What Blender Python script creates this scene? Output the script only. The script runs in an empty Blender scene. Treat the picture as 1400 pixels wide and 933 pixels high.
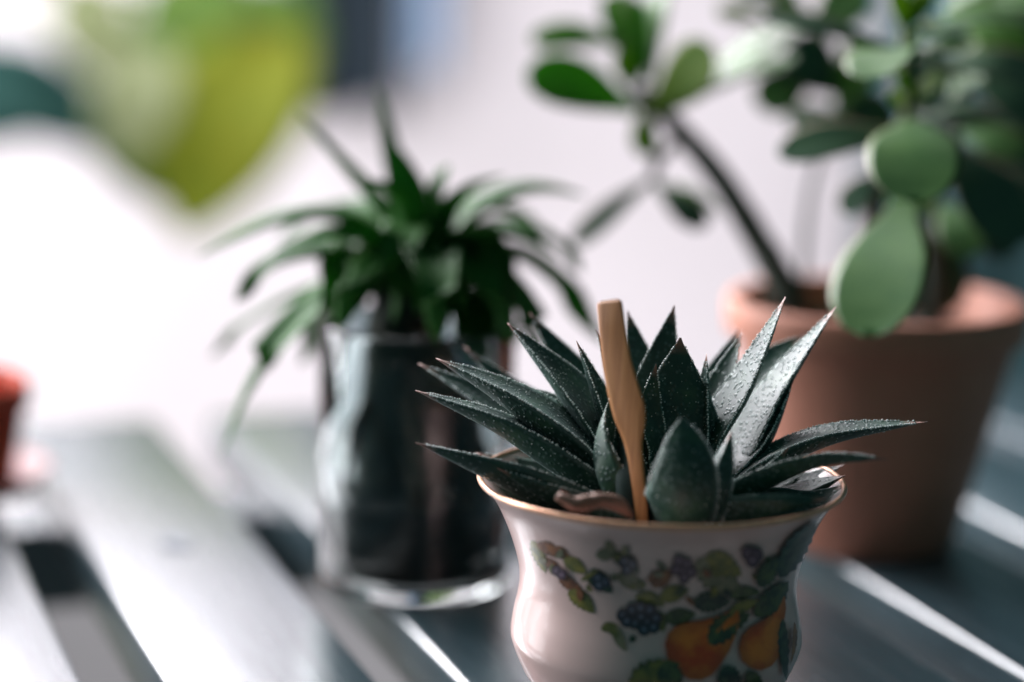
import bpy, bmesh, math, random
from mathutils import Vector, Matrix, noise as mnoise

random.seed(7)
sc = bpy.context.scene
C = sc.collection

# ------------------------------------------------------------------ camera
W0, H0, LENS = 1400.0, 933.0, 85.0
F = LENS / 36.0 * W0                       # focal length in photograph pixels
PITCH, ROLL = math.radians(11.0), math.radians(1.3)
CAM = Vector((0, 0, 0.175))
FW = Vector((0, math.cos(PITCH), -math.sin(PITCH)))
r0 = Vector((1, 0, 0)); u0 = r0.cross(FW)
RT = r0 * math.cos(ROLL) + u0 * math.sin(ROLL)
UP = u0 * math.cos(ROLL) - r0 * math.sin(ROLL)
cd = bpy.data.cameras.new('camera'); cam = bpy.data.objects.new('camera', cd); C.objects.link(cam)
cd.lens = LENS; cd.sensor_width = 36; cd.clip_start = 0.01; cd.clip_end = 50
cam.matrix_world = Matrix(((RT.x, UP.x, -FW.x, CAM.x), (RT.y, UP.y, -FW.y, CAM.y), (RT.z, UP.z, -FW.z, CAM.z), (0, 0, 0, 1)))
cd.dof.use_dof = True; cd.dof.focus_distance = 0.492; cd.dof.aperture_fstop = 3.8
sc.camera = cam

# ------------------------------------------------------------------ world, lamps, exposure
w = bpy.data.worlds.new('World'); sc.world = w; w.use_nodes = True
bg = w.node_tree.nodes['Background']
bg.inputs[0].default_value = (0.34, 0.77, 0.82, 1); bg.inputs[1].default_value = 0.115

def area(name, loc, target, size, size_y, watts, col):
    l = bpy.data.lights.new(name, 'AREA'); l.shape = 'RECTANGLE'; l.size = size; l.size_y = size_y
    l.energy = watts; l.color = col
    o = bpy.data.objects.new(name, l); C.objects.link(o); o.location = loc
    o.rotation_euler = (Vector(target) - Vector(loc)).to_track_quat('-Z', 'Y').to_euler()
    return o
area('window_light', (-0.54, 1.40, 0.58), (-0.02, 0.5, 0.0), 0.9, 0.75, 61, (0.97, 0.95, 1.0))
area('side_window_light', (-0.95, 0.80, 0.30), (0.0, 0.5, 0.03), 0.4, 0.6, 11, (0.95, 0.96, 1.0))
area('low_wall_fill', (-0.10, 0.92, -0.42), (-0.10, 1.48, -0.02), 1.7, 0.35, 4.3, (1.0, 0.955, 0.98))  # added lamp hidden below the table, brightens the lower wall
area('wall_fill', (-0.42, 0.85, 0.66), (-0.42, 1.48, 0.38), 1.0, 0.5, 5.5, (1.0, 0.955, 0.99))  # added lamp out of view, brightens the upper left wall

vs = sc.view_settings
vs.view_transform = 'Standard'; vs.look = 'None'; vs.exposure = 0.0; vs.gamma = 1.0; vs.use_curve_mapping = False
sc.render.engine = 'CYCLES'
cy = sc.cycles
cy.use_denoising = True
try: cy.denoiser = 'OPENIMAGEDENOISE'
except Exception: pass
cy.max_bounces = 10; cy.transmission_bounces = 8; cy.transparent_max_bounces = 8
cy.caustics_reflective = False; cy.caustics_refractive = False
cy.sample_clamp_indirect = 6

# ------------------------------------------------------------------ helpers
def at(px, py, d):
    """photograph pixel + distance along the lens axis (m) -> point in the place"""
    return CAM + RT * ((px - W0 / 2) / F * d) - UP * ((py - H0 / 2) / F * d) + FW * d
def ray(px, py): return (at(px, py, 1.0) - CAM)
def on_z(px, py, z=0.0):
    v = ray(px, py); return CAM + v * ((z - CAM.z) / v.z)
def camvec(r, u, c): return (RT * r + UP * u - FW * c).normalized()
def depth(p): return (Vector(p) - CAM).dot(FW)

def tag(o, label, cat, group=None):
    o['label'] = label; o['category'] = cat
    if group: o['group'] = group
    return o
def kind(o, k, label=None, cat=None):
    o['kind'] = k
    if label: o['label'] = label
    if cat: o['category'] = cat
    return o
def thing(name, loc, label, cat, group=None):
    o = bpy.data.objects.new(name, None); C.objects.link(o); o.location = loc
    o.empty_display_size = 0.02
    return tag(o, label, cat, group)
def origin(o):
    v = Vector(o.location)
    while o.parent: o = o.parent; v += Vector(o.location)
    return v
def mk(name, verts, faces, mat, parent=None, smooth=True, attr=None, loc=None):
    """one mesh object from points in place coordinates"""
    off = origin(parent) if parent else Vector(loc) if loc is not None else Vector((0, 0, 0))
    me = bpy.data.meshes.new(name)
    me.from_pydata([Vector(v) - off for v in verts], [], faces)
    if attr:
        for k, vals in attr.items():
            a = me.attributes.new(k, 'FLOAT', 'POINT'); a.data.foreach_set('value', vals)
    bm = bmesh.new(); bm.from_mesh(me); bmesh.ops.recalc_face_normals(bm, faces=bm.faces); bm.to_mesh(me); bm.free()
    if smooth: me.polygons.foreach_set('use_smooth', [True] * len(me.polygons))
    me.materials.append(mat); me.update()
    o = bpy.data.objects.new(name, me); C.objects.link(o)
    if parent: o.parent = parent
    elif loc is not None: o.location = loc
    return o
def lathe(profile, centre, n=64, close=False):
    """profile = [(r, z)]; returns verts, faces"""
    V, Fc = [], []
    m = len(profile)
    for (r, z) in profile:
        for k in range(n):
            a = 2 * math.pi * k / n
            V.append((centre[0] + r * math.cos(a), centre[1] + r * math.sin(a), centre[2] + z))
    for i in range(m - 1 if not close else m):
        j = (i + 1) % m
        for k in range(n):
            k2 = (k + 1) % n
            Fc.append((i * n + k, i * n + k2, j * n + k2, j * n + k))
    return V, Fc
def smooth_profile(pts, per=6):
    out = []
    n = len(pts)
    for i in range(n - 1):
        p0, p1, p2, p3 = pts[max(i - 1, 0)], pts[i], pts[i + 1], pts[min(i + 2, n - 1)]
        for k in range(per):
            t = k / per
            out.append(tuple(0.5 * (2 * b + (c - a) * t + (2 * a - 5 * b + 4 * c - d) * t * t + (3 * b - a - 3 * c + d) * t ** 3)
                             for a, b, c, d in zip(p0, p1, p2, p3)))
    out.append(pts[-1]); return out
def box(c, sx, sy, sz, ax=None):
    """box verts/faces; ax = (x axis, y axis) unit vectors"""
    X, Y = ax if ax else (Vector((1, 0, 0)), Vector((0, 1, 0)))
    c = Vector(c); Z = X.cross(Y)
    V = [c + X * (sx * a) + Y * (sy * b) + Z * (sz * d) for a in (-.5, .5) for b in (-.5, .5) for d in (-.5, .5)]
    return V, [(0, 1, 3, 2), (4, 6, 7, 5), (0, 4, 5, 1), (2, 3, 7, 6), (0, 2, 6, 4), (1, 5, 7, 3)]
def bevel(o, wd, seg=3):
    bm = bmesh.new(); bm.from_mesh(o.data)
    bmesh.ops.bevel(bm, geom=bm.edges[:], offset=wd, segments=seg, affect='EDGES', profile=0.5)
    bm.to_mesh(o.data); bm.free()
    o.data.polygons.foreach_set('use_smooth', [True] * len(o.data.polygons))
def spline(pts, n):
    """Catmull-Rom through Vectors, n+1 samples evenly in length"""
    d = smooth_profile([tuple(p) for p in pts], 12)
    d = [Vector(p) for p in d]
    L = [0.0]
    for a, b in zip(d, d[1:]): L.append(L[-1] + (b - a).length)
    out, i = [], 0
    for k in range(n + 1):
        s = L[-1] * k / n
        while i < len(L) - 2 and L[i + 1] < s: i += 1
        t = (s - L[i]) / max(L[i + 1] - L[i], 1e-9)
        out.append(d[i].lerp(d[i + 1], min(max(t, 0), 1)))
    return out
def tube(pts, radii, n=12, seg=24, wob=0.0):
    P = spline(pts, seg)
    V, Fc = [], []
    up = Vector((0.3, 0.2, 1))
    for i, p in enumerate(P):
        t = (P[min(i + 1, seg)] - P[max(i - 1, 0)]).normalized()
        a = t.cross(Vector((0.9, 0.1, 0.3))).normalized(); b = t.cross(a)
        f = i / seg * (len(radii) - 1); j = min(int(f), len(radii) - 2)
        r = radii[j] + (radii[j + 1] - radii[j]) * (f - j)
        for k in range(n):
            an = 2 * math.pi * k / n
            rr = r * (1 + wob * mnoise.noise(Vector((p.x * 300 + k * .7, p.y * 300, p.z * 300))))
            V.append(p + (a * math.cos(an) + b * math.sin(an)) * rr)
    for i in range(seg):
        for k in range(n):
            k2 = (k + 1) % n
            Fc.append((i * n + k, i * n + k2, (i + 1) * n + k2, (i + 1) * n + k))
    V.append(P[0]); V.append(P[-1]); a, b = len(V) - 2, len(V) - 1
    for k in range(n):
        k2 = (k + 1) % n
        Fc.append((a, k2, k)); Fc.append((b, seg * n + k, seg * n + k2))
    return V, Fc
def blade(pts, width, wfun, thick, tfun, hint, nseg=28, m=6, channel=0.0, keel=1.6, twist=0.0):
    """a solid leaf along pts. Section: upper face (slightly channelled) + rounded lower face.
       returns verts, faces, attributes, frames"""
    P = spline(pts, nseg)
    V, Fc, edge, along, frames = [], [], [], [], []
    ring = 4 * m
    for i, p in enumerate(P):
        t = i / nseg
        tan = (P[min(i + 1, nseg)] - P[max(i - 1, 0)]).normalized()
        h = hint(p) if callable(hint) else hint
        side = tan.cross(h)
        if side.length < 1e-4: side = tan.cross(UP)
        side.normalize(); nrm = side.cross(tan).normalized()
        if twist:
            q = Matrix.Rotation(twist * t, 3, tan); side = q @ side; nrm = q @ nrm
        hw = width * wfun(t) / 2; th = thick * tfun(t)
        frames.append((p, tan, side, nrm, hw, th))
        for k in range(ring):
            if k < 2 * m:                       # upper face, -1 .. 1
                u = -1 + k / m
                z = channel * hw * (u * u) + th * 0.22 * (1 - u * u)
            else:
                u = 1 - (k - 2 * m) / m
                z = channel * hw * (u * u) - th * (1 - abs(u) ** keel)
            V.append(p + side * (u * hw) + nrm * z)
            edge.append(abs(u)); along.append(t)
    for i in range(nseg):
        for k in range(ring):
            k2 = (k + 1) % ring
            Fc.append((i * ring + k, i * ring + k2, (i + 1) * ring + k2, (i + 1) * ring + k))
    V.append(P[0]); V.append(P[-1]); edge += [0, 0.5]; along += [0, 1]
    a, b = len(V) - 2, len(V) - 1
    for k in range(ring):
        k2 = (k + 1) % ring
        Fc.append((a, k2, k)); Fc.append((b, nseg * ring + k, nseg * ring + k2))
    return V, Fc, {'edge': edge, 'along': along}, frames
ICO = None
def ico_pts():
    global ICO
    if ICO is None:
        bm = bmesh.new(); bmesh.ops.create_icosphere(bm, subdivisions=1, radius=1)
        ICO = ([v.co.copy() for v in bm.verts], [tuple(v.index for v in f.verts) for f in bm.faces]); bm.free()
    return ICO
def beads(spots):
    V, Fc = [], []
    iv, jf = ico_pts()
    for p, r in spots:
        o = len(V)
        V += [p + v * r for v in iv]; Fc += [tuple(i + o for i in f) for f in jf]
    return V, Fc

# ------------------------------------------------------------------ materials
def mat(name, col=(0.5, 0.5, 0.5), rough=0.5, **kw):
    m = bpy.data.materials.new(name); m.use_nodes = True
    b = m.node_tree.nodes['Principled BSDF']
    b.inputs['Base Color'].default_value = (*col, 1); b.inputs['Roughness'].default_value = rough
    for k, v in kw.items():
        k = k.replace('_', ' ')
        if k in b.inputs: b.inputs[k].default_value = v
    return m
def nodes(m): return m.node_tree.nodes, m.node_tree.links, m.node_tree.nodes['Principled BSDF']
def noise_node(m, scale, detail=4, rough=0.55, vec=None, coord='Object', stretch=None):
    N, L, b = nodes(m)
    t = N.new('ShaderNodeTexNoise'); t.inputs['Scale'].default_value = scale
    t.inputs['Detail'].default_value = detail; t.inputs['Roughness'].default_value = rough
    c = N.new('ShaderNodeTexCoord')
    if stretch:
        mp = N.new('ShaderNodeMapping'); L.new(c.outputs[coord], mp.inputs['Vector'])
        mp.inputs['Scale'].default_value = stretch[0]; mp.inputs['Rotation'].default_value = stretch[1]
        L.new(mp.outputs[0], t.inputs['Vector'])
    else: L.new(c.outputs[coord], t.inputs['Vector'])
    return t
def ramp(m, src, stops):
    N, L, b = nodes(m)
    r = N.new('ShaderNodeValToRGB'); L.new(src, r.inputs[0])
    e = r.color_ramp.elements
    while len(e) < len(stops): e.new(0.5)
    for el, (p, c) in zip(e, stops):
        el.position = p; el.color = (*c, 1) if len(c) == 3 else c
    return r
def mix(m, fac, a, b_, mode='MIX'):
    N, L, b = nodes(m)
    x = N.new('ShaderNodeMix'); x.data_type = 'RGBA'; x.blend_type = mode
    for s, i in ((fac, 0), (a, 6), (b_, 7)):
        if hasattr(s, 'is_linked'): L.new(s, x.inputs[i])
        elif isinstance(s, (int, float)): x.inputs[i].default_value = s
        else: x.inputs[i].default_value = (*s, 1)
    return x.outputs[2]
def bump(m, src, strength, dist):
    N, L, b = nodes(m)
    n = N.new('ShaderNodeBump'); n.inputs['Strength'].default_value = strength; n.inputs['Distance'].default_value = dist
    L.new(src, n.inputs['Height']); L.new(n.outputs[0], b.inputs['Normal']); return n
def attr(m, name):
    N, L, b = nodes(m)
    a = N.new('ShaderNodeAttribute'); a.attribute_name = name; return a.outputs['Fac']
def mottled(name, c1, c2, scale, rough=0.5, bstr=0.0, bdist=0.0005, stretch=None, **kw):
    m = mat(name, c1, rough, **kw); N, L, b = nodes(m)
    t = noise_node(m, scale, 5, 0.6, stretch=stretch)
    r = ramp(m, t.outputs['Fac'], [(0.3, c1), (0.7, c2)])
    L.new(r.outputs[0], b.inputs['Base Color'])
    if bstr: bump(m, t.outputs['Fac'], bstr, bdist)
    return m

M = {}
M['porcelain'] = mat('porcelain', (0.80, 0.72, 0.71), 0.3, Coat_Weight=0.5, Coat_Roughness=0.14, IOR=1.5)
N, L, b = nodes(M['porcelain'])
t = noise_node(M['porcelain'], 60, 3)
L.new(ramp(M['porcelain'], t.outputs['Fac'], [(0.3, (0.73, 0.51, 0.47)), (0.7, (0.79, 0.56, 0.52))]).outputs[0], b.inputs['Base Color'])
M['gilt'] = mottled('gilt', (0.72, 0.36, 0.22), (0.85, 0.5, 0.33), 500, 0.28, Metallic=0.45)
M['soil'] = mottled('soil', (0.006, 0.012, 0.011), (0.035, 0.03, 0.022), 900, 0.9, 1.0, 0.001)
M['terracotta'] = mottled('terracotta', (0.54, 0.215, 0.142), (0.62, 0.265, 0.178), 45, 0.6, 0.15, 0.0004)
M['red_clay'] = mottled('red_clay', (0.46, 0.045, 0.018), (0.56, 0.08, 0.028), 60, 0.8)
M['glaze_pale'] = mottled('glaze_pale', (0.40, 0.27, 0.27), (0.46, 0.33, 0.33), 40, 0.75)
M['root'] = mottled('root', (0.05, 0.036, 0.02), (0.15, 0.105, 0.06), 260, 0.8, 0.6, 0.0008)
M['stem'] = mottled('stem', (0.018, 0.035, 0.026), (0.055, 0.06, 0.04), 260, 0.7, 0.6, 0.0008)
M['twig_green'] = mottled('twig_green', (0.12, 0.17, 0.04), (0.2, 0.24, 0.06), 200, 0.5)
M['dry_leaf'] = mottled('dry_leaf', (0.30, 0.15, 0.10), (0.16, 0.085, 0.06), 350, 0.6, 0.5, 0.0005)
M['white_paint'] = mottled('white_paint', (0.78, 0.76, 0.78), (0.82, 0.80, 0.82), 6, 0.6)
M['floor'] = mottled('floor', (0.27, 0.25, 0.25), (0.34, 0.32, 0.32), 3, 0.55)
M['glass'] = mat('glass', (0.88, 0.94, 0.93), 0.02, Transmission_Weight=1.0, IOR=1.48)
M['beads'] = mat('tubercle', (0.74, 0.78, 0.75), 0.45)

M['wall'] = mottled('wall', (0.82, 0.76, 0.79), (0.86, 0.80, 0.82), 2.5, 0.8)

M['gap_dimming_grey'] = mottled('gap_dimming_grey', (0.20, 0.20, 0.205), (0.26, 0.255, 0.26), 3, 0.7)
# weathered painted boards of the table
def board_mat():
    m = mat('weathered_board', (0.4, 0.42, 0.45), 0.3, Coat_Weight=1.0, Coat_Roughness=0.25, Coat_IOR=1.75)
    N, L, b = nodes(m)
    g = noise_node(m, 40, 6, 0.65, stretch=((9, 0.6, 9), (0, 0, 0)))
    big = noise_node(m, 12, 3, 0.5)
    c1 = ramp(m, g.outputs['Fac'], [(0.28, (0.014, 0.040, 0.050)), (0.5, (0.038, 0.072, 0.085)), (0.72, (0.07, 0.11, 0.125))])
    c2 = ramp(m, big.outputs['Fac'], [(0.3, (0.78, 0.8, 0.84)), (0.7, (1, 1, 1))])
    col = mix(m, 1.0, c1.outputs[0], c2.outputs[0], 'MULTIPLY')
    L.new(col, b.inputs['Base Color'])
    L.new(ramp(m, g.outputs['Fac'], [(0.3, (0.36,) * 3), (0.7, (0.24,) * 3)]).outputs[0], b.inputs['Roughness'])
    bump(m, g.outputs['Fac'], 0.25, 0.0006)
    return m
M['board'] = board_mat()
M['knot'] = mottled('knot', (0.10, 0.12, 0.14), (0.2, 0.22, 0.25), 300, 0.6)

# rosette succulent leaf: dark blue-green, pale raised dots
def warty_mat():
    m = mat('warty_leaf', (0.02, 0.05, 0.045), 0.47, Sheen_Weight=0.12, Sheen_Roughness=0.35)
    m.node_tree.nodes['Principled BSDF'].inputs['Sheen Tint'].default_value = (0.75, 0.95, 0.95, 1)
    N, L, b = nodes(m)
    n1 = noise_node(m, 140, 4)
    base = ramp(m, n1.outputs['Fac'], [(0.3, (0.010, 0.038, 0.030)), (0.55, (0.020, 0.066, 0.044)), (0.75, (0.045, 0.115, 0.06))])
    v = N.new('ShaderNodeTexVoronoi'); v.inputs['Scale'].default_value = 900
    c = N.new('ShaderNodeTexCoord'); L.new(c.outputs['Object'], v.inputs['Vector'])
    dots = ramp(m, v.outputs['Distance'], [(0.16, (1, 1, 1)), (0.42, (0, 0, 0))])
    col = mix(m, dots.outputs[0], base.outputs[0], (0.075, 0.13, 0.115))
    # dry reddish awn at the very tip
    tip = ramp(m, attr(m, 'along'), [(0.90, (0, 0, 0)), (0.975, (1, 1, 1))])
    col = mix(m, tip.outputs[0], col, (0.36, 0.17, 0.13))
    edge = ramp(m, attr(m, 'edge'), [(0.86, (0, 0, 0)), (1.0, (0.7,) * 3)])
    col = mix(m, edge.outputs[0], col, (0.17, 0.23, 0.20))
    L.new(col, b.inputs['Base Color'])
    bump(m, dots.outputs[0], 0.35, 0.0005)
    return m
M['warty'] = warty_mat()
M['warty_shaded'] = mottled('shaded_leaf', (0.005, 0.022, 0.020), (0.013, 0.040, 0.033), 220, 0.75, 0.3, 0.0005)  # rosette leaf with the shade of the front put into its colour
def jade_mat(name, c1, c2, red, trans=0.12, rough=0.43, spec=0.5):
    m = mat(name, c1, rough, Sheen_Weight=0.04, Coat_Weight=0.1 * (spec > .4), Coat_Roughness=0.3, Specular_IOR_Level=spec)
    N, L, b = nodes(m)
    n1 = noise_node(m, 70, 3)
    base = ramp(m, n1.outputs['Fac'], [(0.3, c1), (0.7, c2)])
    sp = N.new('ShaderNodeTexVoronoi'); sp.inputs['Scale'].default_value = 700
    c = N.new('ShaderNodeTexCoord'); L.new(c.outputs['Object'], sp.inputs['Vector'])
    dots = ramp(m, sp.outputs['Distance'], [(0.10, (1, 1, 1)), (0.2, (0, 0, 0))])
    col = mix(m, dots.outputs[0], base.outputs[0], tuple(min(1, x * 2.0 + .02) for x in c2))
    e = ramp(m, attr(m, 'edge'), [(0.90, (0, 0, 0)), (1.0, (red,) * 3)])
    col = mix(m, e.outputs[0], col, (0.30, 0.10, 0.05))
    L.new(col, b.inputs['Base Color'])
    if trans:
        tr = N.new('ShaderNodeBsdfTranslucent'); L.new(col, tr.inputs['Color'])
        ms = N.new('ShaderNodeMixShader'); ms.inputs[0].default_value = trans
        out = N['Material Output']; L.new(b.outputs[0], ms.inputs[1]); L.new(tr.outputs[0], ms.inputs[2])
        L.new(ms.outputs[0], out.inputs['Surface'])
    return m
M['jade'] = jade_mat('jade_leaf', (0.055, 0.165, 0.038), (0.10, 0.225, 0.055), 0.45, 0.25)
M['jade_mid'] = jade_mat('jade_fresh_leaf', (0.075, 0.25, 0.028), (0.13, 0.32, 0.042), 0.5, 0.55, 0.5, 0.35)
M['jade_young'] = jade_mat('jade_young_leaf', (0.14, 0.28, 0.025), (0.24, 0.36, 0.04), 0.6, 0.5, 0.5, 0.35)
M['jade_old'] = jade_mat('jade_old_leaf', (0.024, 0.085, 0.042), (0.045, 0.12, 0.05), 0.8, 0.15)
M['strap'] = jade_mat('strap_leaf', (0.022, 0.14, 0.024), (0.08, 0.26, 0.042), 0.1, 0.45, 0.5, 0.3)
M['bright_leaf'] = jade_mat('bright_leaf', (0.115, 0.165, 0.005), (0.20, 0.21, 0.006), 0.0, 0.4, 0.7, 0.15)
M['mid_leaf'] = jade_mat('mid_leaf', (0.05, 0.125, 0.012), (0.085, 0.16, 0.014), 0.0, 0.3, 0.7, 0.15)
M['pale_leaf'] = jade_mat('pale_leaf', (0.20, 0.23, 0.11), (0.27, 0.30, 0.15), 0.0, 0.35, 0.7, 0.15)
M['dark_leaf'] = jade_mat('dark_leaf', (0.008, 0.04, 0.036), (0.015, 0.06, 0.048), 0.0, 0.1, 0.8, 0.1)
def wood_mat():
    m = mat('stake_wood', (0.5, 0.26, 0.12), 0.55)
    N, L, b = nodes(m)
    g = noise_node(m, 260, 6, 0.6, stretch=((3.5, 3.5, 0.22), (0, 0.1, 0)))
    L.new(ramp(m, g.outputs['Fac'], [(0.25, (0.25, 0.085, 0.022)), (0.5, (0.42, 0.17, 0.05)), (0.75, (0.52, 0.24, 0.085))]).outputs[0], b.inputs['Base Color'])
    bump(m, g.outputs['Fac'], 0.3, 0.0003)
    return m
M['stake'] = wood_mat()

# ------------------------------------------------------------------ the setting
WALL_Y = 1.48
V, Fc = box((0, 1.0, -0.73), 6, 6, 0.02)
kind(mk('floor', V, Fc, M['floor'], smooth=False), 'structure')
V, Fc = box((0, WALL_Y + 0.05, 0.6), 6, 0.1, 2.64)
wall = kind(mk('wall_back', V, Fc, M['wall'], smooth=False), 'structure')

V, Fc = box((0, WALL_Y - 0.008, -0.475), 6, 0.016, 0.487)
mk('gap_dimming_panel', V, Fc, M['gap_dimming_grey'], wall, smooth=False)  # added grey panel, dims the wall seen through the slat gaps

# --- slatted table: boards run along the direction with vanishing point (-450,-290)
vd = ray(-450, -290); DIR = Vector((vd.x, vd.y, 0)).normalized(); PERP = Vector((DIR.y, -DIR.x, 0))
def off(px, py=850): return on_z(px, py).dot(PERP)
e1, period, sw = off(179), off(554) - off(179), off(449) - off(179)
far = on_z(170, 572).dot(DIR); near = on_z(904, 1040).dot(DIR) - 0.03
TH = 0.016
ctr = on_z(700, 760); mid_along = (far + near) / 2
table = thing('slatted_table', (ctr.x, ctr.y, -0.72), 'grey weathered wooden slatted table top under the three potted plants', 'table')
for k in range(-3, 6):
    c = DIR * mid_along + PERP * (e1 + period * k + sw / 2) + Vector((0, 0, -TH / 2))
    V, Fc = box((0, 0, 0), sw, far - near, TH)
    me_o = mk('slat', V, Fc, M['board'], smooth=False)
    bevel(me_o, 0.0016, 3)
    me_o.parent = table
    me_o.location = c - Vector(table.location) + Vector((0, 0, random.uniform(-.0003, 0)))
    me_o.rotation_euler = (0, 0, math.atan2(DIR.y, DIR.x) - math.pi / 2)
    # own object-space slice of the grain for each board
    me_o.data.transform(Matrix.Translation((0, 0, k * 0.37))); me_o.location.z -= k * 0.37
span = period * 9
for s in (near + 0.03, far - 0.05):
    c = DIR * s + PERP * (e1 + period * 1.5 + sw / 2) + Vector((0, 0, -TH - 0.0125 - 0.0005))
    V, Fc = box(c, span, 0.03, 0.024, (PERP, DIR)); mk('cross_rail', V, Fc, M['board'], table, smooth=False)
    for q in (-1, 1):
        c2 = c + PERP * (q * (span / 2 - 0.03)); zt = c.z - 0.0125
        V, Fc = box((c2.x, c2.y, (zt - 0.72) / 2), 0.03, 0.03, zt + 0.72, (PERP, DIR)); mk('leg', V, Fc, M['board'], table, smooth=False)
# knot in the pale board
kc = on_z(240, 742)
V, Fc = [], []
for i in range(20):
    a = i / 20 * 2 * math.pi
    V.append(kc + DIR * (0.006 * math.cos(a) * (1 + .15 * math.sin(3 * a))) + PERP * (0.004 * math.sin(a)) + Vector((0, 0, 0.0003)))
V.append(kc + Vector((0, 0, 0.0003)))
mk('wood_knot', V, [(20, i, (i + 1) % 20) for i in range(20)], M['knot'], table)

# ------------------------------------------------------------------ porcelain cup
HC = 0.054
rc = on_z(904, 655, HC)
CX, CY = rc.x, rc.y
D0 = depth(rc)
S0 = D0 / F                               # metres per photograph pixel at the cup
prof_out = [(0.0195, 0.0), (0.0186, 0.0025), (0.0188, 0.005), (0.0225, 0.0085), (0.0262, 0.0120), (0.0281, 0.0155), (0.0295, 0.0190),
            (0.0300, 0.0215), (0.0295, 0.0255), (0.0287, 0.0295), (0.0284, 0.0325), (0.0288, 0.0365), (0.0306, 0.0425), (0.0333, 0.0487), (0.0358, 0.0522), (0.0374, 0.0538)]
prof_o = smooth_profile(prof_out, 6)
cup = thing('porcelain_cup', (CX, CY, 0), 'white porcelain cup with printed pears, berries and leaves and a peach gilt rim', 'cup')
inner = [(r - 0.0017, z) for (r, z) in reversed(prof_o) if z > 0.008 and z < 0.0532]
prof_full = [(0.0005, 0.0012), (0.0165, 0.0012), (0.0185, 0.0)] + prof_o + [(0.0371, 0.0542), (0.0366, 0.0540)] + inner + [(0.0005, 0.0068)]
V, Fc = lathe(prof_full, (CX, CY, 0), 128)
mk('body', V, Fc, M['porcelain'], cup)
gr = [(0.03755 + 0.00062 * math.cos(a * math.pi / 5) - 0.0005, 0.0539 + 0.00062 * math.sin(a * math.pi / 5)) for a in range(10)]
V, Fc = lathe(gr, (CX, CY, 0), 128, close=True)
mk('gilt_rim', V, Fc, M['gilt'], cup)

def r_at(z):
    for (r1, z1), (r2, z2) in zip(prof_o, prof_o[1:]):
        if z1 <= z <= z2: return r1 + (r2 - r1) * (z - z1) / max(z2 - z1, 1e-9)
    return 0.02 if z < 0.01 else 0.0374
def cup_hit(px, py, lift):
    """point on the cup's outside seen at that place in the photograph"""
    for tries in range(60):
        v = ray(px, py); lo = None
        d = D0 - 0.045
        while d < D0 + 0.004:
            p = CAM + v * d
            if math.hypot(p.x - CX, p.y - CY) < r_at(p.z) and p.z < 0.0538: lo = d; break
            d += 0.0012
        if lo:
            a, bb = lo - 0.0012, lo
            for _ in range(14):
                m_ = (a + bb) / 2; p = CAM + v * m_
                if math.hypot(p.x - CX, p.y - CY) < r_at(p.z): bb = m_
                else: a = m_
            p = CAM + v * bb
            n = Vector((p.x - CX, p.y - CY, 0)).normalized()
            sl = (r_at(p.z + .0004) - r_at(p.z - .0004)) / .0008
            n = Vector((n.x, n.y, -sl)).normalized()
            return p + n * lift
        px += -1.5 if px > 890 else 1.5
    return p
def print_mat(name, c1, c2, c3=None, scale=420, drawn_glint=None):
    m = mat(name, c1, 0.3, Coat_Weight=0.5, Coat_Roughness=0.14); N, L, b = nodes(m)
    t = noise_node(m, scale, 5, 0.65)
    r = ramp(m, t.outputs['Fac'], [(0.40, c1), (0.58, c2)])
    col = r.outputs[0]
    if c3 and not drawn_glint:
        e = ramp(m, attr(m, 'edge'), [(0.0, (0.9,) * 3), (0.2, (0, 0, 0)), (0.72, (0, 0, 0)), (1.0, (0.9,) * 3)])
        col = mix(m, e.outputs[0], col, c3)
    if drawn_glint:  # pale highlight drawn into the middle of the printed berries
        e = ramp(m, attr(m, 'edge'), [(0.0, (0.9,) * 3), (0.45, (0.1,) * 3), (0.6, (0, 0, 0))]); col = mix(m, e.outputs[0], col, drawn_glint)
        e = ramp(m, attr(m, 'edge'), [(0.6, (0, 0, 0)), (1.0, (0.9,) * 3)]); col = mix(m, e.outputs[0], col, c3)
    L.new(col, b.inputs['Base Color']); return m
PM = {'olive': print_mat('print_olive', (0.27, 0.23, 0.05), (0.11, 0.12, 0.035), (0.045, 0.055, 0.025)),
      'green': print_mat('print_green', (0.11, 0.14, 0.05), (0.035, 0.06, 0.035), (0.015, 0.028, 0.02)),
      'teal': print_mat('print_teal', (0.075, 0.115, 0.07), (0.022, 0.045, 0.04), (0.010, 0.02, 0.02)),
      'brown': print_mat('print_brown', (0.34, 0.13, 0.045), (0.15, 0.06, 0.035), (0.05, 0.025, 0.02)),
      'pale': print_mat('print_pale_green', (0.26, 0.23, 0.14), (0.15, 0.15, 0.09), (0.10, 0.095, 0.06)),
      'berry': print_mat('print_berry', (0.022, 0.032, 0.055), (0.05, 0.055, 0.075), (0.008, 0.014, 0.024), 600, (0.22, 0.26, 0.36)),
      'plum': print_mat('print_plum', (0.07, 0.035, 0.06), (0.12, 0.07, 0.10), (0.03, 0.018, 0.03), 600, (0.34, 0.24, 0.32)),
      'pear': print_mat('print_pear', (0.90, 0.235, 0.025), (0.66, 0.075, 0.010), None, 130)}
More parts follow.
